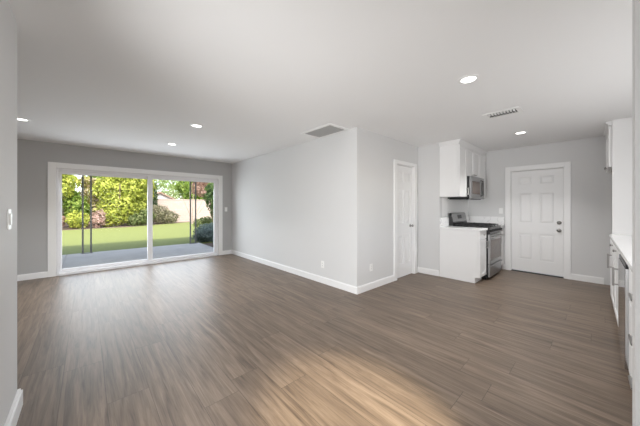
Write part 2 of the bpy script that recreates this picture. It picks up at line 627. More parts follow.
def sash(nm, x0, x1, y0, y1, z0, z1, sl, sr, st, sb):
    b = MB()
    b.box(x0, x0 + sl, y0, y1, z0, z1)
    b.box(x1 - sr, x1, y0, y1, z0, z1)
    b.box(x0 + sl, x1 - sr, y0, y1, z1 - st, z1)
    b.box(x0 + sl, x1 - sr, y0, y1, z0, z0 + sb)
    s = b.build(nm, M['vinyl'], d1, 0.003)
    ym = (y0 + y1) / 2
    MB().box(x0 + sl, x1 - sr, ym - 0.003, ym + 0.003, z0 + sb, z1 - st).build('pane', M['glass'], s)
    return s


sash('sliding_panel', DX0 + 0.035, 1.096, YW + 0.065, YW + 0.105, 0.05, DZ - 0.035, 0.034, 0.09, 0.062, 0.054)
fp = sash('fixed_panel', 1.004, DX1 - 0.035, YW + 0.026, YW + 0.062, 0.05, DZ - 0.035, 0.092, 0.062, 0.058, 0.044)
hb = MB()
hb.box(2.47, 2.49, YW + 0.002, YW + 0.026, 0.98, 1.17)
hb.box(2.466, 2.494, YW - 0.008, YW + 0.002, 0.95, 1.20)
hb.build('door_handle', M['plastic'], fp, 0.003)

# ------------------------------------------------------------------ panelled doors


def six_panel_door(name, origin, width, height, mirror, label):
    """slab built in local coordinates: u along the width, front towards -v, then turned to its wall by axes"""
    pass


def panel_slab(b, P, width, height):
    """P(u, v, z) -> world; v = 0 is the front face, v grows into the wall.  A frame with six raised fields."""
    st, mu = 0.115 * width / 0.76, 0.10 * width / 0.76
    pw = (width - 2 * st - mu) / 2
    cols = [(st, st + pw), (st + pw + mu, width - st)]
    rows = [(0.235, 0.745), (0.955, 1.55), (1.70, 1.875)]
    rows = [(a * height / 1.98, c * height / 1.98) for a, c in rows]

    def bx(u0, u1, v0, v1, z0, z1):
        p, q = P(u0, v0, z0), P(u1, v1, z1)
        b.box(p[0], q[0], p[1], q[1], p[2], q[2])
    bx(0, width, 0.012, 0.04, 0, height)
    us = [0, cols[0][0], cols[0][1], cols[1][0], cols[1][1], width]
    for i in (0, 2, 4):
        bx(us[i], us[i + 1], 0, 0.012, 0, height)
    zs = [0, rows[0][0], rows[0][1], rows[1][0], rows[1][1], rows[2][0], rows[2][1], height]
    for (c0, c1) in cols:
        for i in (0, 2, 4, 6):
            bx(c0, c1, 0, 0.012, zs[i], zs[i + 1])
        for (r0, r1) in rows:
            # raised field with sloping edges
            g, s = 0.012, 0.03
            o8 = [P(c0 + g, 0.011, r0 + g), P(c1 - g, 0.011, r0 + g), P(c1 - g, 0.011, r1 - g), P(c0 + g, 0.011, r1 - g)]
            i8 = [P(c0 + g + s, 0.003, r0 + g + s), P(c1 - g - s, 0.003, r0 + g + s), P(c1 - g - s, 0.003, r1 - g - s), P(c0 + g + s, 0.003, r1 - g - s)]
            va = [b.bm.verts.new(Vector(p) - b.o) for p in o8]
            vb = [b.bm.verts.new(Vector(p) - b.o) for p in i8]
            b.bm.faces.new(vb)
            b.bm.faces.new(va[::-1])
            for k in range(4):
                b.bm.faces.new([va[k], va[(k + 1) % 4], vb[(k + 1) % 4], vb[k]])


def knob_prof(s=1.0):
    return [(0, 0.032 * s), (0.006, 0.032 * s), (0.009, 0.012 * s), (0.03, 0.011 * s), (0.036, 0.02 * s), (0.044, 0.027 * s), (0.054, 0.026 * s), (0.062, 0.017 * s), (0.065, 0.003)]


# closet door
b = MB()
b.box(3.895, CD0, YS - 0.02, YS, 0, CDZ + 0.06)
b.box(CD1, 4.69, YS - 0.02, YS, 0, CDZ + 0.06)
b.box(CD0, CD1, YS - 0.02, YS, CDZ, CDZ + 0.06)
b.box(CD0, CD0 + 0.012, YS, YS + 0.115, 0, CDZ)
b.box(CD1 - 0.012, CD1, YS, YS + 0.115, 0, CDZ)
b.box(CD0, CD1, YS, YS + 0.115, CDZ - 0.012, CDZ)
struct(b, 'trim_2', M['trim'], bevel=0.003, label='white casing of the closet door')
b = MB()
panel_slab(b, lambda u, v, z: (CD0 + 0.016 + u, YS + 0.018 + v, 0.012 + z), CD1 - CD0 - 0.032, 2.0)
d2 = struct(b, 'door_2', M['door'], label='white panelled closet door')
MB().lathe((4.50, YS + 0.018, 0.92), (0, -1, 0), knob_prof(0.95)).build('door_knob', M['nickel'], d2, smooth=True)

# side door of the kitchen
b = MB()
b.box(XD - 0.02, XD, 0.347, ED0, 0, EDZ + 0.085)
b.box(XD - 0.02, XD, ED1, 1.300, 0, EDZ + 0.085)
b.box(XD - 0.02, XD, ED0, ED1, EDZ, EDZ + 0.085)
b.box(XD, XD + 0.12, ED0, ED0 + 0.012, 0, EDZ)
b.box(XD, XD + 0.12, ED1 - 0.012, ED1, 0, EDZ)
b.box(XD, XD + 0.12, ED0, ED1, EDZ - 0.012, EDZ)
struct(b, 'trim_3', M['trim'], bevel=0.003, label='white casing of the six panel door')
b = MB()
panel_slab(b, lambda u, v, z: (XD + 0.018 + v, ED1 - 0.015 - u, 0.022 + z), ED1 - ED0 - 0.03, 1.945)
d3 = struct(b, 'door_3', M['door'], label='white six panel door beside the range')
MB().lathe((XD + 0.018, 0.500, 0.845), (-1, 0, 0), knob_prof(1.05)).build('door_knob', M['nickel'], d3, smooth=True)
MB().lathe((XD + 0.018, 0.500, 0.985), (-1, 0, 0), [(0, 0.032), (0.012, 0.032), (0.018, 0.026), (0.022, 0.008), (0.036, 0.008), (0.037, 0.002)]).build('deadbolt', M['nickel'], d3, smooth=True)
MB().box(XD - 0.005, XD + 0.1, ED0 + 0.012, ED1 - 0.012, 0, 0.012).build('threshold', M['dark'], d3)

# ------------------------------------------------------------------ switches and outlets


def wall_plate(name, P, label, cat, switch=True, group=None):
    """P(u, out, z): u along the wall, out away from it"""
    o = P(0, 0, 0)
    t = thing(name, o, label, cat, group)

    def bx(b, u0, u1, a0, a1, z0, z1):
        p, q = P(u0, a0, z0), P(u1, a1, z1)
        return b.box(p[0], q[0], p[1], q[1], p[2], q[2])
    bx(MB(o), -0.035, 0.035, 0, 0.006, -0.057, 0.057).build('cover_plate', M['plastic'], t, 0.002)
    if switch:
        bx(MB(o), -0.0165, 0.0165, 0.006, 0.012, -0.033, 0.033).build('rocker', M['plastic'], t, 0.002)
    else:
        for s in (-1, 1):
            k = bx(MB(o), -0.016, 0.016, 0.006, 0.009, s * 0.02 - 0.014, s * 0.02 + 0.014).build('socket', M['plastic'], t, 0.002)
            mb = MB(o)
            bx(mb, -0.008, -0.005, 0.009, 0.0095, s * 0.02 - 0.004, s * 0.02 + 0.006)
            bx(mb, 0.005, 0.008, 0.009, 0.0095, s * 0.02 - 0.004, s * 0.02 + 0.006)
            kk = mb.build('slot', M['dark'], k)
    return t


wall_plate('wall_switch', lambda u, a, z: (2.752 + u, YW - a, 1.20 + z), 'small white light switch between the sliding door casing and the room corner', 'light switch')
wall_plate('wall_switch', lambda u, a, z: (LWX + a, 2.25 + u, 1.21 + z), 'white rocker light switch on the pale entry wall edge beside the camera', 'light switch')
wall_plate('wall_switch', lambda u, a, z: (XD - a, 1.375 + u, 1.19 + z), 'white light switch on the grey wall above the backsplash beside the six panel door', 'light switch')
wall_plate('wall_outlet', lambda u, a, z: (XL - a, 3.13 + u, 0.31 + z), 'white electrical outlet low on the long pale living room wall', 'outlet', False)
wall_plate('wall_outlet', lambda u, a, z: (3.256 + u, YS - a, 0.335 + z), 'white electrical outlet low on the short wall beside the closet door', 'outlet', False)

# ------------------------------------------------------------------ ceiling lights and vents
LIGHTS = [
    (2.565, 0.808, 'round recessed ceiling light, largest in view, in front of the supply vent'),
    (5.028, 0.844, 'round recessed ceiling light in the kitchen between the supply vent and the six panel door'),
    (1.169, 3.895, 'round recessed living room ceiling light, second closest to the sliding glass door'),
    (1.174, 5.365, 'small round recessed ceiling light, the one closest to the sliding glass door'),
    (-0.641, 5.177, 'round recessed ceiling light half seen past the edge of the entry wall'),
]


def make_light():
    o = (0, 0, H)
    t = thing('ceiling_light', o, 'x', 'ceiling light', 'recessed ceiling lights')
    MB(o).lathe((0, 0, H), (0, 0, -1), [(0.0, 0.088), (0.004, 0.088), (0.010, 0.078), (0.009, 0.062), (0.002, 0.060)], 32).build('trim_ring', M['plastic'], t, smooth=True)
    MB(o).lathe((0, 0, H), (0, 0, -1), [(0.001, 0.0595), (0.004, 0.0595), (0.0045, 0.056)], 32).build('lens', M['lamp'], t)
    d = bpy.data.lights.new('lamp', 'AREA')
    d.shape = 'DISK'
    d.size = 0.12
    d.energy = 13
    d.spread = R(110)
    d.color = (1.0, 0.99, 0.98)
    l = bpy.data.objects.new('lamp', d)
    C.objects.link(l)
    l.parent = t
    l.location = (0, 0, -0.02)
    return t


proto = make_light()
for i, (x, y, lab) in enumerate(LIGHTS):
    t = proto if i == 0 else copy_tree(proto)
    t.location = (x, y, H)
    t['label'] = lab

o = (2.70, 2.865, H)
t = thing('ceiling_vent', o, 'large grey mesh return air grille in the ceiling beside the long wall', 'vent')
b = MB(o)
x0, x1, y0, y1 = 2.50, 2.905, 2.535, 3.195
b.box(x0, x0 + 0.045, y0, y1, H - 0.012, H)
b.box(x1 - 0.035, x1, y0, y1, H - 0.012, H)
b.box(x0 + 0.045, x1 - 0.035, y0, y0 + 0.05, H - 0.012, H)
b.box(x0 + 0.045, x1 - 0.035, y1 - 0.045, y1, H - 0.012, H)
b.build('frame', M['plastic'], t, 0.003)
MB(o).box(x0 + 0.045, x1 - 0.035, y0 + 0.05, y1 - 0.045, H - 0.004, H).build('grille', M['vent_grey'], t)
b = MB(o)
for k in range(22):
    yy = y0 + 0.06 + k * (y1 - y0 - 0.12) / 21.0
    b.prism([(x0 + 0.045, yy, H - 0.004), (x0 + 0.045, yy + 0.003, H - 0.004), (x0 + 0.045, yy + 0.012, H - 0.011), (x0 + 0.045, yy + 0.009, H - 0.011)], (x1 - x0 - 0.08, 0, 0))
b.build('louvers', M['vent_grey'], t)

o = (3.81, 0.82, H)
t = thing('ceiling_vent', o, 'small white supply air register with slanted louvers over the kitchen floor', 'vent')
b = MB(o)
x0, x1, y0, y1 = 3.69, 3.93, 0.63, 1.01
b.box(x0, x0 + 0.04, y0, y1, H - 0.010, H)
b.box(x1 - 0.04, x1, y0, y1, H - 0.010, H)
b.box(x0 + 0.04, x1 - 0.04, y0, y0 + 0.045, H - 0.010, H)
b.box(x0 + 0.04, x1 - 0.04, y1 - 0.045, y1, H - 0.010, H)
b.build('frame', M['plastic'], t, 0.003)
MB(o).box(x0 + 0.04, x1 - 0.04, y0 + 0.045, y1 - 0.045, H - 0.002, H).build('duct', M['vent_dark'], t)
b = MB(o)
for k in range(9):
    yy = y0 + 0.055 + k * 0.0315
    b.prism([(x0 + 0.04, yy, H - 0.002), (x0 + 0.04, yy + 0.003, H - 0.002), (x0 + 0.04, yy + 0.016, H - 0.016), (x0 + 0.04, yy + 0.013, H - 0.016)], (0.07, 0, 0))
    b.prism([(x0 + 0.115, yy + 0.013, H - 0.002), (x0 + 0.115, yy + 0.016, H - 0.002), (x0 + 0.115, yy + 0.003, H - 0.016), (x0 + 0.115, yy, H - 0.016)], (0.08, 0, 0))
b.build('louvers', M['plastic'], t)

# ------------------------------------------------------------------ kitchen cabinets by the range


def shaker(o, x0, x1, z0, z1, yf, s, nm, par, rail=0.055):
    """shaker door or drawer front: front at y = yf, thickness 0.02 along s"""
    b = MB(o)
    g = 0.003
    x0, x1, z0, z1 = x0 + g, x1 - g, z0 + g, z1 - g
    b.box(x0, x0 + rail, yf, yf + s * 0.02, z0, z1)
    b.box(x1 - rail, x1, yf, yf + s * 0.02, z0, z1)
    b.box(x0 + rail, x1 - rail, yf, yf + s * 0.02, z1 - rail, z1)
    b.box(x0 + rail, x1 - rail, yf, yf + s * 0.02, z0, z0 + rail)
    b.box(x0 + rail, x1 - rail, yf + s * 0.008, yf + s * 0.02, z0 + rail, z1 - rail)
    return b.build(nm, M['cabinet'], par, 0.0015)


def slab_front(o, x0, x1, z0, z1, yf, s, nm, par):
    return MB(o).box(x0 + 0.003, x1 - 0.003, yf, yf + s * 0.02, z0 + 0.003, z1 - 0.003).build(nm, M['cabinet'], par, 0.0015)


def bar_pull(o, x, z0, z1, yf, s, par, vertical=True, x1=None, m='nickel', out=0.034):
    """bar pull standing off the face at yf towards -s"""
    b = MB(o)
    ya = yf - s * out
    if vertical:
        b.tube([(x, ya, z0), (x, ya, z1)], 0.008)
        for z in (z0 + 0.015, z1 - 0.015):
            b.tube([(x, yf, z), (x, ya, z)], 0.0065)
    else:
        b.tube([(x, ya, z0), (x1, ya, z0)], 0.008)
        for xx in (x + 0.015, x1 - 0.015):
            b.tube([(xx, yf, z0), (xx, ya, z0)], 0.005)
    return b.build('handle', M[m], par, smooth=True)


def cab_knob(o, x, z, yf, s, par):
    return MB(o).lathe((x, yf, z), (0, -s, 0), [(0, 0.007), (0.012, 0.006), (0.016, 0.013), (0.022, 0.015), (0.027, 0.011), (0.028, 0.002)], 16).build('knob', M['nickel'], par, smooth=True)


YB = 1.332                      # front of the base cabinets
XR0, XR1 = 5.13, 5.89           # the range
# base cabinet whose finished side shows
o = (XS, YE, 0)
t = thing('base_cabinet', o, 'white base cabinet with a flat finished side standing before the range', 'cabinet')
b = MB(o)
b.prism([(XS, YE - 0.002, 0.0), (XS, YB + 0.085, 0.0), (XS, YB + 0.085, 0.095), (XS, YB + 0.045, 0.095), (XS, YB + 0.045, 0.872), (XS, YE - 0.002, 0.872)], (XR0 - XS - 0.004, 0, 0))
b.build('carcass', M['cabinet'], t, 0.0015)
MB(o).box(XS + 0.005, XR0 - 0.005, YB + 0.022, YB + 0.0445, 0.097, 0.871).build('face_frame', M['cabinet'], t, 0.001)
b = MB(o)
b.box(XS + 0.004, XR0 - 0.006, YB + 0.075, YB + 0.085, 0.0, 0.095)
b.build('toe_kick', M['cabinet'], t)
dr = slab_front(o, XS, XR0 - 0.004, 0.725, 0.868, YB, 1, 'drawer', t)
cab_knob(o, (XS + XR0) / 2, 0.80, YB, 1, dr)
dd = shaker(o, XS, XR0 - 0.004, 0.10, 0.722, YB, 1, 'door', t)
bar_pull(o, XR0 - 0.045, 0.56, 0.69, YB, 1, dd)

o = (XR1, YE, 0)
t = thing('base_cabinet', o, 'narrow white base cabinet tucked between the range and the side door wall', 'cabinet')
b = MB(o)
b.prism([(XR1 + 0.004, YE - 0.002, 0.0), (XR1 + 0.004, YB + 0.085, 0.0), (XR1 + 0.004, YB + 0.085, 0.095), (XR1 + 0.004, YB + 0.045, 0.095), (XR1 + 0.004, YB + 0.045, 0.872), (XR1 + 0.004, YE - 0.002, 0.872)], (XD - XR1 - 0.006, 0, 0))
b.build('carcass', M['cabinet'], t, 0.0015)
dr = slab_front(o, XR1 + 0.004, XD - 0.002, 0.725, 0.868, YB, 1, 'drawer', t)
cab_knob(o, (XR1 + XD) / 2, 0.80, YB, 1, dr)
dd = shaker(o, XR1 + 0.004, XD - 0.002, 0.10, 0.722, YB, 1, 'door', t)
bar_pull(o, XR1 + 0.05, 0.56, 0.69, YB, 1, dd)

# worktops and backsplash
tag(MB((XS, YE, 0.872)).box(XS - 0.012, XR0 - 0.003, YB - 0.022, YE - 0.002, 0.873, 0.905).build('worktop', M['counter'], None, 0.003),
    'short white stone worktop on the base cabinet before the range', 'worktop')
tag(MB((XD, YE, 0.872)).box(XR1 + 0.003, XD - 0.002, YB - 0.022, YE - 0.002, 0.873, 0.905).build('worktop', M['counter'], None, 0.003),
    'small white stone worktop between the range and the side door wall', 'worktop')
b = MB((XS, YE, 0.906))
b.box(XS, XD - 0.002, YE - 0.022, YE - 0.002, 0.906, 1.075)
tag(b.build('backsplash', M['quartz'], None, 0.002), 'white veined stone backsplash along the wall behind the range', 'backsplash')
b = MB((XD, YE, 0.906))
b.box(XD - 0.022, XD - 0.002, YB - 0.02, YE - 0.024, 0.906, 1.068)
tag(b.build('backsplash', M['quartz'], None, 0.002), 'white veined stone backsplash on the side wall at the end of the worktop', 'backsplash')

# wall cabinets
YU = 1.64
o = (XS, YE, 1.455)
t = thing('wall_cabinet', o, 'tall white wall cabinet with a flat side panel beside the microwave', 'cabinet')
MB(o).box(XS, XR0 - 0.002, YU + 0.045, YE - 0.002, 1.455, 2.372).build('carcass', M['cabinet'], t, 0.0015)
MB(o).box(XS + 0.005, XR0 - 0.003, YU + 0.022, YU + 0.0445, 1.456, 2.371).build('face_frame', M['cabinet'], t, 0.001)
dd = shaker(o, XS, XR0 - 0.002, 1.457, 2.365, YU, 1, 'door', t)
bar_pull(o, XR0 - 0.04, 1.49, 1.62, YU, 1, dd)
o = (XR0, YE, 1.84)
t = thing('wall_cabinet', o, 'short white two door wall cabinet above the microwave', 'cabinet')
MB(o).box(XR0 + 0.001, XR1 + 0.001, YU + 0.022, YE - 0.002, 1.838, 2.372).build('carcass', M['cabinet'], t, 0.0015)
xm = (XR0 + XR1) / 2
for (a, c, kx) in ((XR0, xm, xm - 0.05), (xm, XR1, xm + 0.05)):
    dd = shaker(o, a + 0.001, c, 1.840, 2.365, YU, 1, 'door', t)
    bar_pull(o, kx - 0.03, 1.878, 0, YU, 1, dd, False, kx + 0.03, out=0.026)
o = (XR1, YE, 1.455)
t = thing('wall_cabinet', o, 'white wall cabinet between the microwave and the side door wall', 'cabinet')
MB(o).box(XR1 + 0.003, XD - 0.003, YU + 0.022, YE - 0.002, 1.455, 2.372).build('carcass', M['cabinet'], t, 0.0015)
dd = shaker(o, XR1 + 0.003, XD - 0.02, 1.457, 2.365, YU, 1, 'door', t)
bar_pull(o, XR1 + 0.05, 1.49, 1.62, YU, 1, dd)


def crown(name, pts, lab):
    """crown moulding: a stepped, sloping profile that follows the corner points (outer direction given per point)"""
    b = MB()
    prof = [(0.0, 2.372), (0.008, 2.372), (0.012, 2.385), (0.042, 2.425), (0.045, 2.4385), (0.0, 2.4385)]
    rows = [[b.bm.verts.new((p[0] + d * p[2], p[1] + d * p[3], z)) for d, z in prof] for p in pts]
    for r0, r1 in zip(rows, rows[1:]):
        for k in range(len(prof)):
            b.bm.faces.new([r0[k], r0[(k + 1) % len(prof)], r1[(k + 1) % len(prof)], r1[k]])
    b.bm.faces.new(rows[0])
    b.bm.faces.new(rows[-1][::-1])
    return struct(b, name, M['trim'], label=lab)


crown('trim_4', [(XS, YE - 0.002, -1, 0), (XS, YU + 0.02, -1, -1), (XD - 0.002, YU + 0.02, 0, -1)], 'white crown moulding on top of the wall cabinets by the range')
# closing strip behind the crown
struct(MB().box(XS + 0.001, XD - 0.002, YU + 0.021, YE - 0.002, 2.373, 2.438), 'trim_5', M['trim'], label='white filler above the wall cabinets by the range')

# ------------------------------------------------------------------ microwave
YM = 1.572
o = (XR0, YE, 1.455)
t = thing('microwave', o, 'stainless steel microwave with a black casing mounted above the range', 'microwave')
MB(o).box(XR0 + 0.004, XR1 - 0.002, YM + 0.03, YE - 0.003, 1.425, 1.835).build('casing', M['black'], t, 0.003)
MB(o).box(XR0 + 0.02, XR1 - 0.02, YM + 0.05, YE - 0.03, 1.412, 1.425).build('underside', M['black'], t, 0.002)
b = MB(o)                       # door: a steel frame
dx0, dx1, mz0, mz1 = XR0 + 0.003, XR1 - 0.20, 1.425, 1.833
b.box(dx0, dx0 + 0.06, YM, YM + 0.03, mz0, mz1)
b.box(dx1 - 0.03, dx1, YM, YM + 0.03, mz0, mz1)
b.box(dx0 + 0.06, dx1 - 0.03, YM, YM + 0.03, mz1 - 0.085, mz1)
b.box(dx0 + 0.06, dx1 - 0.03, YM, YM + 0.03, mz0, mz0 + 0.085)
dd = b.build('door', M['steel'], t, 0.002)
MB(o).box(dx0 + 0.06, dx1 - 0.03, YM + 0.006, YM + 0.026, mz0 + 0.085, mz1 - 0.085).build('window', M['darkglass'], dd)
MB(o).tube([(dx1 - 0.018, YM, 1.48), (dx1 - 0.018, YM - 0.04, 1.495), (dx1 - 0.018, YM - 0.04, 1.765), (dx1 - 0.018, YM, 1.78)], 0.009).build('handle', M['black'], dd, smooth=True)
b = MB(o)
b.box(dx1 + 0.002, XR1 - 0.003, YM, YM + 0.03, mz0, mz1)
cp = b.build('control_panel', M['steel'], t, 0.002)
MB(o).box(dx1 + 0.02, XR1 - 0.022, YM - 0.002, YM, mz0 + 0.085, mz1 - 0.085).build('keypad', M['display'], cp, 0.001)

# ------------------------------------------------------------------ gas range
YR = 1.28
o = (XR0, YE, 0)
t = thing('gas_range', o, 'freestanding stainless steel gas range with black sides and cast iron grates', 'range')
b = MB(o)
b.box(XR0 + 0.003, XR1 - 0.003, YR + 0.035, YE - 0.03, 0.04, 0.895)
for xx in (XR0 + 0.05, XR1 - 0.05):
    for yy in (YR + 0.09, YE - 0.1):
        b.tube([(xx, yy, 0), (xx, yy, 0.04)], 0.018)
b.build('body', M['black'], t, 0.002)
MB(o).box(XR0 + 0.003, XR1 - 0.003, YR + 0.01, YE - 0.10, 0.895, 0.915).build('cooktop', M['black'], t, 0.004)
# backguard with a sloping steel front
b = MB(o)
prof = [(0, YE - 0.105, 0.915), (0, YE - 0.030, 0.915), (0, YE - 0.030, 1.135), (0, YE - 0.040, 1.152), (0, YE - 0.055, 1.152), (0, YE - 0.068, 1.140), (0, YE - 0.098, 0.985), (0, YE - 0.105, 0.965)]
b.prism([(XR0 + 0.004, p[1], p[2]) for p in prof], (XR1 - XR0 - 0.008, 0, 0))
bgd = b.build('backguard', M['black'], t, 0.004)
b = MB(o)
b.prism([(XR0 + 0.02, YE - 0.0985, 0.990), (XR0 + 0.02, YE - 0.0695, 1.138), (XR0 + 0.02, YE - 0.055, 1.154), (XR0 + 0.02, YE - 0.052, 1.156), (XR0 + 0.02, YE - 0.072, 1.142), (XR0 + 0.02, YE - 0.103, 0.990)], (XR1 - XR0 - 0.04, 0, 0))
b.build('backguard_panel', M['steel'], bgd)
b = MB(o)
b.prism([(xm - 0.10, YE - 0.0945, 1.04), (xm - 0.10, YE - 0.081, 1.11), (xm - 0.10, YE - 0.0845, 1.11), (xm - 0.10, YE - 0.0985, 1.04)], (0.20, 0, 0))
b.build('clock_display', M['display'], bgd)
# burners and grates
for (bx_, by_) in ((XR0 + 0.17, YR + 0.17), (XR0 + 0.17, YR + 0.43), (xm, YR + 0.30), (XR1 - 0.17, YR + 0.17), (XR1 - 0.17, YR + 0.43)):
    MB(o).lathe((bx_, by_, 0.915), (0, 0, 1), [(0, 0.05), (0.006, 0.05), (0.008, 0.036), (0.018, 0.036), (0.020, 0.03)], 20).build('burner', M['iron'], t, smooth=True)
gw = (XR1 - XR0 - 0.05) / 3
for k in range(3):
    gx0 = XR0 + 0.025 + k * gw + 0.004
    gx1 = gx0 + gw - 0.008
    gy0, gy1 = YR + 0.045, YE - 0.125
    b = MB(o)
    zt = 0.945
    for xx in (gx0, gx1 - 0.012):
        b.box(xx, xx + 0.012, gy0, gy1, zt - 0.012, zt)
    for yy in (gy0, gy1 - 0.012, (gy0 + gy1) / 2 - 0.006):
        b.box(gx0 + 0.012, gx1 - 0.012, yy, yy + 0.012, zt - 0.012, zt)
    b.box((gx0 + gx1) / 2 - 0.005, (gx0 + gx1) / 2 + 0.005, gy0 + 0.012, gy1 - 0.012, zt - 0.002, zt + 0.010)
    for q in (0.25, 0.75):
        yy = gy0 + (gy1 - gy0) * q
        b.box(gx0 + 0.012, gx1 - 0.012, yy - 0.005, yy + 0.005, zt - 0.002, zt + 0.010)
    for xx in (gx0, gx1 - 0.012):
        for yy in (gy0, gy1 - 0.012):
            b.box(xx, xx + 0.012, yy, yy + 0.012, 0.915, zt - 0.012)
    b.build('grate', M['iron'], t, 0.002)
# sloping control strip and knobs
b = MB(o)
b.prism([(XR0 + 0.003, YR + 0.035, 0.800), (XR0 + 0.003, YR - 0.005, 0.805), (XR0 + 0.003, YR + 0.012, 0.900), (XR0 + 0.003, YR + 0.035, 0.9)], (XR1 - XR0 - 0.006, 0, 0))
cp = b.build('control_panel', M['black'], t, 0.002)
for k in range(5):
    kx = XR0 + 0.09 + k * (XR1 - XR0 - 0.18) / 4
    MB(o).lathe((kx, YR + 0.004, 0.853), (0, -1, 0.17), [(0, 0.024), (0.010, 0.023), (0.012, 0.019), (0.034, 0.017), (0.036, 0.012)], 20).build('knob', M['iron'], cp, smooth=True)
# oven door
b = MB(o)
oz0, oz1 = 0.275, 0.79
b.box(XR0 + 0.008, XR0 + 0.04, YR, YR + 0.034, oz0, oz1)
b.box(XR1 - 0.04, XR1 - 0.008, YR, YR + 0.034, oz0, oz1)
b.box(XR0 + 0.04, XR1 - 0.04, YR, YR + 0.034, oz1 - 0.10, oz1)
b.box(XR0 + 0.04, XR1 - 0.04, YR, YR + 0.034, oz0, oz0 + 0.06)
od = b.build('oven_door', M['steel'], t, 0.003)
MB(o).box(XR0 + 0.04, XR1 - 0.04, YR + 0.004, YR + 0.03, oz0 + 0.06, oz1 - 0.10).build('window', M['darkglass'], od)
b = MB(o)
b.tube([(XR0 + 0.05, YR - 0.05, 0.745), (XR1 - 0.05, YR - 0.05, 0.745)], 0.012)
for xx in (XR0 + 0.075, XR1 - 0.075):
    b.tube([(xx, YR, 0.745), (xx, YR - 0.05, 0.745)], 0.010)
b.build('handle', M['nickel'], od, smooth=True)
b = MB(o)
b.box(XR0 + 0.008, XR1 - 0.008, YR + 0.002, YR + 0.034, 0.055, 0.265)
b.box(XR0 + 0.008, XR1 - 0.008, YR - 0.012, YR + 0.002, 0.235, 0.262)
b.build('storage_drawer', M['steel'], t, 0.003)

# ------------------------------------------------------------------ long counter along the other wall
XP = 5.20                       # enclosure panel at its far end
YC = -0.097                     # front of its doors
before = set(C.objects)
tag(MB((XP, YK, 0)).box(XP, XP + 0.02, YK + 0.002, -0.114, 0.0, 2.438).build('enclosure_panel', M['cabinet'], None, 0.001),
    'tall white side panel standing at the end of the long counter', 'panel')
o = (XP + 0.02, YK, 1.80)
t = thing('wall_cabinet', o, 'deep white wall cabinet over the empty refrigerator bay beside the tall panel', 'cabinet')
MB(o).box(XP + 0.022, 6.098, YK + 0.002, -0.105, 1.81, 2.375).build('carcass', M['cabinet'], t, 0.001)
xq = (XP + 0.02 + 6.10) / 2
for (a, c, kx) in ((XP + 0.022, xq, xq - 0.06), (xq, 6.098, xq + 0.06)):
    dd = shaker(o, a, c, 1.812, 2.368, -0.083, -1, 'door', t)
    cab_knob(o, kx, 1.84, -0.083, -1, dd)
b = MB(o)
b.box(XP + 0.022, 6.098, -0.12, -0.075, 2.376, 2.405)
b.box(XP + 0.022, 6.098, -0.12, -0.055, 2.405, 2.435)
b.build('crown', M['cabinet'], t, 0.004)


def right_base(x0, x1, label, fronts):
    """fronts: (x0, x1, z0, z1, kind, handle data)"""
    o = (x0, YK, 0)
    t = thing('base_cabinet', o, label, 'cabinet')
    b = MB(o)
    b.prism([(x0 + 0.001, YK + 0.002, 0), (x0 + 0.001, YC - 0.09, 0), (x0 + 0.001, YC - 0.09, 0.1), (x0 + 0.001, YC - 0.022, 0.1), (x0 + 0.001, YC - 0.022, 0.87), (x0 + 0.001, YK + 0.002, 0.87)], (x1 - x0 - 0.002, 0, 0))
    b.build('carcass', M['cabinet'], t, 0.001)
    for (a, c, z0, z1, kind, hd) in fronts:
        if kind == 'drawer':
            d = slab_front(o, a, c, z0, z1, YC, -1, 'drawer', t)
            if hd == 'knob':
                cab_knob(o, (a + c) / 2, (z0 + z1) / 2, YC, -1, d)
            elif hd:
                bar_pull(o, (a + c) / 2 - 0.08, (z0 + z1) / 2, 0, YC, -1, d, False, (a + c) / 2 + 0.08, out=0.022)
        else:
            d = shaker(o, a, c, z0, z1, YC, -1, 'door', t)
            if hd:
                bar_pull(o, hd, 0.50, 0.68, YC, -1, d, out=0.032)
    return t


right_base(3.79, XP, 'white base cabinet with two knobbed drawers over doors standing against the tall white panel',
           [(3.79, 4.37, 0.765, 0.865, 'drawer', 'knob'), (4.37, 4.96, 0.765, 0.865, 'drawer', 'knob'),
            (3.79, 4.37, 0.1, 0.762, 'door', 3.85), (4.37, 4.96, 0.1, 0.762, 'door', 4.89), (4.96, XP - 0.002, 0.1, 0.865, 'drawer', None)])
right_base(3.485, 3.788, 'slim white pull out base cabinet between the dishwasher and the two drawer cabinet',
           [(3.485, 3.788, 0.1, 0.865, 'drawer', None)])
right_base(1.95, 2.875, 'white three drawer base cabinet under the long counter beside the dishwasher',
           [(1.95, 2.875, 0.1, 0.35, 'drawer', 'pull'), (1.95, 2.875, 0.352, 0.61, 'drawer', 'pull'), (1.95, 2.875, 0.612, 0.865, 'drawer', 'pull')])
o = (2.88, YK, 0)
t = thing('dishwasher', o, 'built-in stainless steel dishwasher under the long white counter', 'dishwasher')
MB(o).box(2.883, 3.477, YK + 0.05, YC - 0.025, 0.02, 0.868).build('body', M['dark'], t)
MB(o).box(2.885, 3.475, YC - 0.02, YC + 0.018, 0.10, 0.83).build('door', M['steel_smooth'], t, 0.003)
MB(o).box(2.885, 3.475, YC - 0.02, YC + 0.014, 0.833, 0.862).build('control_strip', M['black'], t, 0.002)
MB(o).box(2.89, 3.47, YC - 0.1, YC - 0.075, 0.0, 0.098).build('toe_plate', M['black'], t)
tag(MB((3.5, YK, 0.872)).box(1.60, XP - 0.002, YK + 0.002, -0.085, 0.872, 0.908).build('worktop', M['counter'], None, 0.003),
    'long white stone worktop running from the pale wall end to the tall white panel', 'worktop')
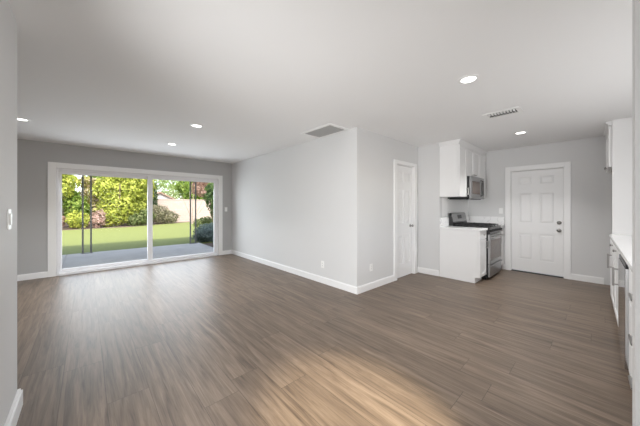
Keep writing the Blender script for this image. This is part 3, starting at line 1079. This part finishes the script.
# the whole run stands at a slight angle to the room
RA = math.atan(0.0201)
for ob in [x for x in C.objects if (x not in before and x.parent is None) or x.name in ('wall_counter', 'window_1')]:
    dv = Vector((ob.location.x - 2.556, ob.location.y + 0.085))
    ob.location.x = 2.556 + dv.x * math.cos(RA) - dv.y * math.sin(RA)
    ob.location.y = -0.1316 + dv.x * math.sin(RA) + dv.y * math.cos(RA)
    ob.rotation_euler.z = RA

# ------------------------------------------------------------------ outside
GZ = -0.15
struct(MB().box(-30, 40, YW + 0.15, 70, GZ - 0.35, GZ - 0.007), 'ground', M['soil'], label='bare soil of the garden')
b = MB((2, 16, GZ))
nx, ny = 60, 40
vs = []
rg = random.Random(3)
for j in range(ny + 1):
    row = []
    for i in range(nx + 1):
        x = -14 + 24 * i / nx
        y0e = 10.3
        y1e = 21.7 + (0.5 * math.sin(x * 0.7) + 0.3 * math.sin(x * 1.9)) * 0.3 + max(0, (x - 2.0)) * 0.75
        y = y0e + (min(y1e, 25.2) - y0e) * j / ny
        row.append(b.bm.verts.new(Vector((x, y, GZ + rg.uniform(-0.006, 0.006))) - b.o))
    vs.append(row)
for j in range(ny):
    for i in range(nx):
        b.bm.faces.new([vs[j][i], vs[j][i + 1], vs[j + 1][i + 1], vs[j + 1][i]])
tag(b.build('lawn', M['lawn']), 'mown green lawn between the patio and the garden bushes', 'grass', None, 'stuff')
b = MB()
b.box(-14, -0.424, YW + 0.15, 10.3, -0.22, -0.1)
b.box(-0.404, 3.15, YW + 0.15, 10.3, -0.22, -0.1)
b.box(-0.424, -0.404, YW + 0.15, 10.3, -0.22, -0.118)
struct(b, 'patio', M['concrete'], label='grey concrete patio slab with a cut joint')
b = MB()
b.box(-6, 4.2, YW + 0.31, 10.75, 2.45, 2.56)
for k in range(9):
    x = -5.5 + k * 1.15
    b.box(x, x + 0.05, YW + 0.31, 10.6, 2.35, 2.45)
b.box(-6, 4.2, 10.14, 10.24, 2.205, 2.40)
struct(b, 'patio_roof', M['wood'], label='grey patio cover with rafters and a front beam')


def patio_post(x, label):
    o = (x, 10.19, -0.1)
    t = thing('patio_post', o, label, 'post', 'double steel posts of the patio cover')
    for s in (-1, 1):
        MB(o).box(x + s * 0.09 - 0.02, x + s * 0.09 + 0.02, 10.17, 10.21, -0.088, 2.193).build('upright', M['post'], t, 0.003)
    MB(o).box(x - 0.13, x + 0.13, 10.13, 10.25, -0.1, -0.088).build('base_plate', M['post'], t, 0.002)
    MB(o).box(x - 0.13, x + 0.13, 10.15, 10.23, 2.193, 2.205).build('top_plate', M['post'], t, 0.002)


patio_post(0.01, 'slim grey double steel patio post standing before the yellow green bushes')
patio_post(2.92, 'slim grey double steel patio post standing beside the blue grey shrubs')

# block wall and the neighbour's house
b = MB((5, 26, GZ))
b.box(-20, 30, 26.0, 26.2, GZ - 0.1, 1.85)
b.box(-20, 30, 25.97, 26.23, 1.85, 1.93)
struct(b, 'wall_garden', M['block'], label='pink concrete block garden wall')
o = (6.6, 38, GZ)
t = thing('house', o, 'neighbouring house with a tan gable roof behind the pink garden wall', 'house')
b = MB(o)
b.prism([(4.6, 36.3, GZ - 0.05), (8.6, 36.3, GZ - 0.05), (8.6, 36.3, 1.85), (6.6, 36.3, 2.88), (4.6, 36.3, 1.85)], (0, 7, 0))
b.build('house_wall', M['stucco'], t)
b = MB(o)
b.prism([(9.1, 36.0, 1.62), (6.6, 36.0, 2.92), (4.1, 36.0, 1.62), (4.1, 36.0, 1.74), (6.6, 36.0, 3.06), (9.1, 36.0, 1.74)], (0, 7.6, 0))
b.build('house_roof', M['tile_roof'], t)


# ------------------------------------------------------------------ plants
def leaves(name, m, blobs, n, size, origin, parent=None, seed=0, fill=0.35):
    """leaf blades scattered over and through ellipsoid blobs (x, y, z, rx, ry, rz); one mesh"""
    rs = np.random.RandomState(seed)
    vol = np.array([b[3] * b[5] + b[4] * b[5] for b in blobs])
    pick = rs.choice(len(blobs), n, p=vol / vol.sum())
    B = np.array(blobs, float)[pick]
    d = rs.normal(size=(n, 3))
    d /= np.linalg.norm(d, axis=1)[:, None]
    # lumpy outline
    lump = 1 + 0.16 * np.sin(d[:, 0] * 7 + B[:, 0] * 3) * np.cos(d[:, 2] * 6 + B[:, 1]) + 0.1 * np.sin(d[:, 1] * 11 + B[:, 2] * 5)
    rad = np.where(rs.rand(n) < fill, rs.rand(n) ** 0.5, rs.uniform(0.86, 1.08, n)) * lump
    c = B[:, :3] + d * B[:, 3:6] * rad[:, None]
    c[:, 2] = np.maximum(c[:, 2], GZ + 0.03)
    nrm = d + rs.normal(scale=0.55, size=(n, 3))
    nrm /= np.linalg.norm(nrm, axis=1)[:, None]
    a = rs.normal(size=(n, 3))
    a = a - (a * nrm).sum(1)[:, None] * nrm
    a /= np.linalg.norm(a, axis=1)[:, None]
    e = np.cross(nrm, a)
    s = (size * rs.uniform(0.65, 1.35, n))[:, None]
    v = np.empty((n, 4, 3))
    v[:, 0] = c - a * s
    v[:, 1] = c + e * s * 0.48 + nrm * s * 0.18
    v[:, 2] = c + a * s
    v[:, 3] = c - e * s * 0.48 + nrm * s * 0.18
    v = v.reshape(-1, 3) - np.array(origin)
    f = np.arange(n * 4).reshape(n, 4)
    me = bpy.data.meshes.new(name)
    me.from_pydata(v.tolist(), [], f.tolist())
    me.materials.append(m)
    ob = bpy.data.objects.new(name, me)
    C.objects.link(ob)
    if parent is not None:
        ob.parent = parent
    else:
        ob.location = origin
    return ob


def plant(name, x, y, label, cat, blobs, m, n, size, stems, bark='bark', seed=0, group=None, fill=0.35, stem_name='stem'):
    """blobs relative to (x, y, ground)"""
    z = GZ
    o = (x, y, z)
    t = thing(name, o, label, cat, group)
    for pts, r in stems:
        b = MB(o)
        k = len(pts)
        b.tube([(x + p[0], y + p[1], z + p[2]) for p in pts], [r * (1 - 0.6 * i / max(1, k - 1)) for i in range(k)], 8)
        b.build(stem_name, M[bark], t, smooth=True)
    leaves('foliage', M[m], [(x + p[0], y + p[1], z + p[2], p[3], p[4], p[5]) for p in blobs], n, size, o, t, seed, fill)
    return t


def fork(h, spread, r, k, seed):
    rg = random.Random(seed)
    out = []
    for i in range(k):
        a = 2 * PI * i / k + rg.uniform(-0.4, 0.4)
        dx, dy = math.cos(a) * spread, math.sin(a) * spread
        out.append(([(dx * 0.05, dy * 0.05, 0), (dx * 0.35, dy * 0.35, h * 0.4), (dx, dy, h)], r))
    return out


plant('bush', -1.75, 23.3, 'tall yellow green bush at the end of the row, behind the low pink shrub', 'bush',
      [(0, 0, 2.7, 1.25, 0.9, 1.2), (-0.6, 0, 1.5, 1.1, 0.9, 1.0), (0.6, -0.1, 3.0, 0.7, 0.6, 0.7), (0.0, 0.1, 3.9, 0.9, 0.7, 0.6)], 'leaf_yellow', 7000, 0.10, fork(2.8, 0.8, 0.06, 4, 1), seed=1)
plant('bush', -0.65, 23.6, 'dark green bush behind the slim double post and the low lime shrub', 'bush',
      [(0, 0, 1.5, 0.75, 0.6, 0.8), (-0.3, 0.1, 2.1, 0.6, 0.5, 0.55), (0.35, 0.1, 1.1, 0.5, 0.5, 0.6)], 'leaf_mid', 3600, 0.09, fork(1.6, 0.5, 0.05, 4, 2), seed=2)
plant('bush', 0.45, 24.2, 'loose olive and pink tinged bush with sky showing through above it', 'bush',
      [(0, 0, 2.1, 0.85, 0.6, 0.75), (0.4, 0, 2.9, 0.6, 0.6, 0.5), (-0.4, 0, 3.1, 0.5, 0.5, 0.4), (0.1, 0, 1.2, 0.7, 0.6, 0.6)], 'leaf_olive', 3000, 0.10, fork(2.6, 0.6, 0.05, 4, 3), seed=3, fill=0.5)
plant('bush', 1.75, 23.4, 'broad bright yellow green bush in the middle of the row behind the lawn', 'bush',
      [(0, 0, 1.5, 1.1, 0.85, 1.2), (0.4, 0, 2.7, 1.05, 0.85, 0.95), (-0.6, 0, 2.6, 0.8, 0.75, 0.85), (0.1, 0, 3.7, 0.9, 0.8, 0.65), (-0.5, -0.2, 0.7, 0.8, 0.7, 0.6), (1.0, 0, 3.4, 0.75, 0.7, 0.75)], 'leaf_yellow', 10500, 0.10, fork(3.0, 0.9, 0.07, 5, 4), seed=4)
plant('bush', 3.15, 24.2, 'light yellow green bush beside the meeting stile of the glass door', 'bush',
      [(0, 0, 2.4, 0.75, 0.65, 0.85), (0.1, 0, 3.2, 0.75, 0.65, 0.65), (-0.1, 0, 1.5, 0.65, 0.6, 0.7)], 'leaf_yellow', 5000, 0.10, fork(2.6, 0.5, 0.05, 4, 5), seed=5)
plant('shrub', 2.95, 23.0, 'dull dark green shrub at the foot of the tall yellow green bushes', 'shrub',
      [(0, 0, 0.5, 0.6, 0.5, 0.5), (0.4, 0, 0.75, 0.45, 0.45, 0.5), (-0.4, 0, 0.4, 0.4, 0.4, 0.4)], 'leaf_dull', 2200, 0.08, fork(0.7, 0.4, 0.03, 4, 6), seed=6)
plant('shrub', -0.5, 22.5, 'low lime green shrub behind the slim double post', 'shrub',
      [(0, 0, 0.6, 0.45, 0.4, 0.5), (0.3, 0, 0.55, 0.4, 0.4, 0.45)], 'leaf_yellow', 1800, 0.08, fork(0.6, 0.3, 0.03, 4, 7), seed=7)
plant('shrub', -1.45, 22.3, 'low pink flowered shrub beside the door casing end of the lawn', 'shrub',
      [(0, 0, 0.5, 0.45, 0.4, 0.45), (-0.5, 0.1, 0.55, 0.45, 0.4, 0.5)], 'leaf_pink', 1500, 0.08, fork(0.6, 0.3, 0.03, 4, 8), seed=8)
plant('shrub', 0.5, 22.5, 'low pink flowered shrub between the lime shrub and the broad yellow green bush', 'shrub',
      [(0, 0, 0.5, 0.4, 0.4, 0.45), (0.15, 0.1, 0.8, 0.3, 0.3, 0.35)], 'leaf_pink', 1300, 0.08, fork(0.6, 0.3, 0.03, 4, 9), seed=9)
plant('shrub', 4.55, 24.2, 'rounded grey green shrub against the pink garden wall', 'shrub',
      [(-0.25, 0, 0.75, 0.8, 0.65, 0.7), (0.5, 0, 0.5, 0.7, 0.6, 0.5), (-0.5, 0, 1.1, 0.45, 0.45, 0.4)], 'leaf_grey', 5200, 0.07, fork(0.8, 0.5, 0.03, 5, 10), seed=10)
plant('tree', 3.95, 25.2, 'small dark evergreen rising behind the meeting stile of the glass door', 'tree',
      [(0, 0, 2.9, 0.40, 0.35, 0.65), (0, 0, 1.9, 0.45, 0.4, 0.8)], 'leaf_dark', 1800, 0.10, [([(0, 0, 0), (0.02, 0, 1.5), (0, 0, 3.0)], 0.07)], seed=11, stem_name='trunk')
# trees beyond the wall
for i, (x, y, h, rr, mm, lab) in enumerate([
        (10.2, 46.0, 7.6, 2.6, 'leaf_light', 'pale green tree far beyond the pink garden wall, behind the gable roof'),
        (8.6, 29.0, 4.6, 1.5, 'leaf_mid', 'bushy mid green tree beyond the pink garden wall, behind the plum leaved tree'),
        (11.6, 30.5, 5.0, 1.5, 'leaf_light', 'light green tree beyond the pink garden wall, past the plum leaved tree'),
        (5.6, 50.0, 7.2, 2.2, 'leaf_mid', 'distant green tree behind the meeting stile of the glass door'),
        (1.9, 34.0, 5.6, 1.9, 'leaf_mid', 'large green tree standing behind the broad yellow green bush'),
        (-3.0, 34.0, 5.2, 1.7, 'leaf_light', 'light green tree standing behind the tall bush at the end of the row')]):
    plant('tree', x, y, lab, 'tree',
          [(0, 0, h * 0.62, rr, rr * 0.9, h * 0.26), (rr * 0.5, 0, h * 0.82, rr * 0.7, rr * 0.6, h * 0.17), (-rr * 0.55, 0, h * 0.75, rr * 0.7, rr * 0.6, h * 0.2), (0, -0.2, h * 0.45, rr * 0.9, rr * 0.7, h * 0.16)],
          mm, 5000, 0.13, [([(0, 0, 0), (0.05, 0, h * 0.4), (0, 0.05, h * 0.8)], 0.12)], seed=20 + i, stem_name='trunk', bark='pale_bark')
plant('tree', 6.35, 22.4, 'slender multi stemmed tree with a plum red crown before the pink garden wall', 'tree',
      [(0.45, 0, 2.9, 0.5, 0.45, 0.5), (0.65, 0, 3.5, 0.55, 0.5, 0.5), (0.75, 0, 2.5, 0.35, 0.35, 0.3)], 'leaf_red', 2000, 0.09,
      [([(0, 0, 0), (-0.25, 0.05, 1.0), (-0.75, 0.1, 2.3)], 0.035), ([(0.03, 0, 0), (0.05, 0, 1.2), (0.1, 0, 2.9)], 0.05),
       ([(0.05, 0, 0), (0.4, 0, 1.0), (0.9, 0, 2.1)], 0.035), ([(0.06, 0.05, 0), (0.5, 0.1, 0.8), (1.3, 0.1, 1.8)], 0.03), ([(-0.03, 0, 0), (-0.1, 0, 1.0), (-0.2, 0, 2.6)], 0.035)],
      'pale_bark', 30, stem_name='trunk')
plant('bush', 5.45, 14.9, 'tall dark green bush at the edge of the fixed glass panel', 'bush',
      [(0, 0, 1.9, 0.55, 0.6, 0.6), (0.25, 0, 1.2, 0.5, 0.5, 0.6), (-0.1, 0, 2.4, 0.4, 0.4, 0.35)], 'leaf_dark', 4200, 0.06, fork(1.8, 0.3, 0.05, 4, 31), seed=31)
for i, (x, y, h, rr, lab) in enumerate([
        (3.72, 10.9, 0.50, 0.56, 'blue grey shrub spilling over the patio edge beside the slim double post'),
        (4.35, 12.1, 0.64, 0.75, 'larger blue grey shrub mounded in the bed behind the patio edge shrub'),
        (3.75, 9.25, 0.42, 0.42, 'small low blue grey shrub closest to the glass at the end of the patio')]):
    plant('shrub', x, y, lab, 'shrub',
          [(0, 0, h * 0.5, rr, rr, h * 0.5), (-rr * 0.4, -0.1, h * 0.42, rr * 0.6, rr * 0.6, h * 0.4), (rr * 0.4, 0.1, h * 0.65, rr * 0.6, rr * 0.6, h * 0.4)],
          'leaf_blue', 4000, 0.04, fork(h * 0.7, rr * 0.5, 0.02, 5, 40 + i), seed=40 + i)
plant('shrub', 5.3, 16.6, 'low rounded green shrub on the lawn edge behind the blue grey shrubs', 'shrub',
      [(0, 0, 0.35, 0.5, 0.5, 0.36), (0.3, 0, 0.45, 0.4, 0.4, 0.3)], 'leaf_dull', 2200, 0.05, fork(0.5, 0.3, 0.02, 4, 50), seed=50)
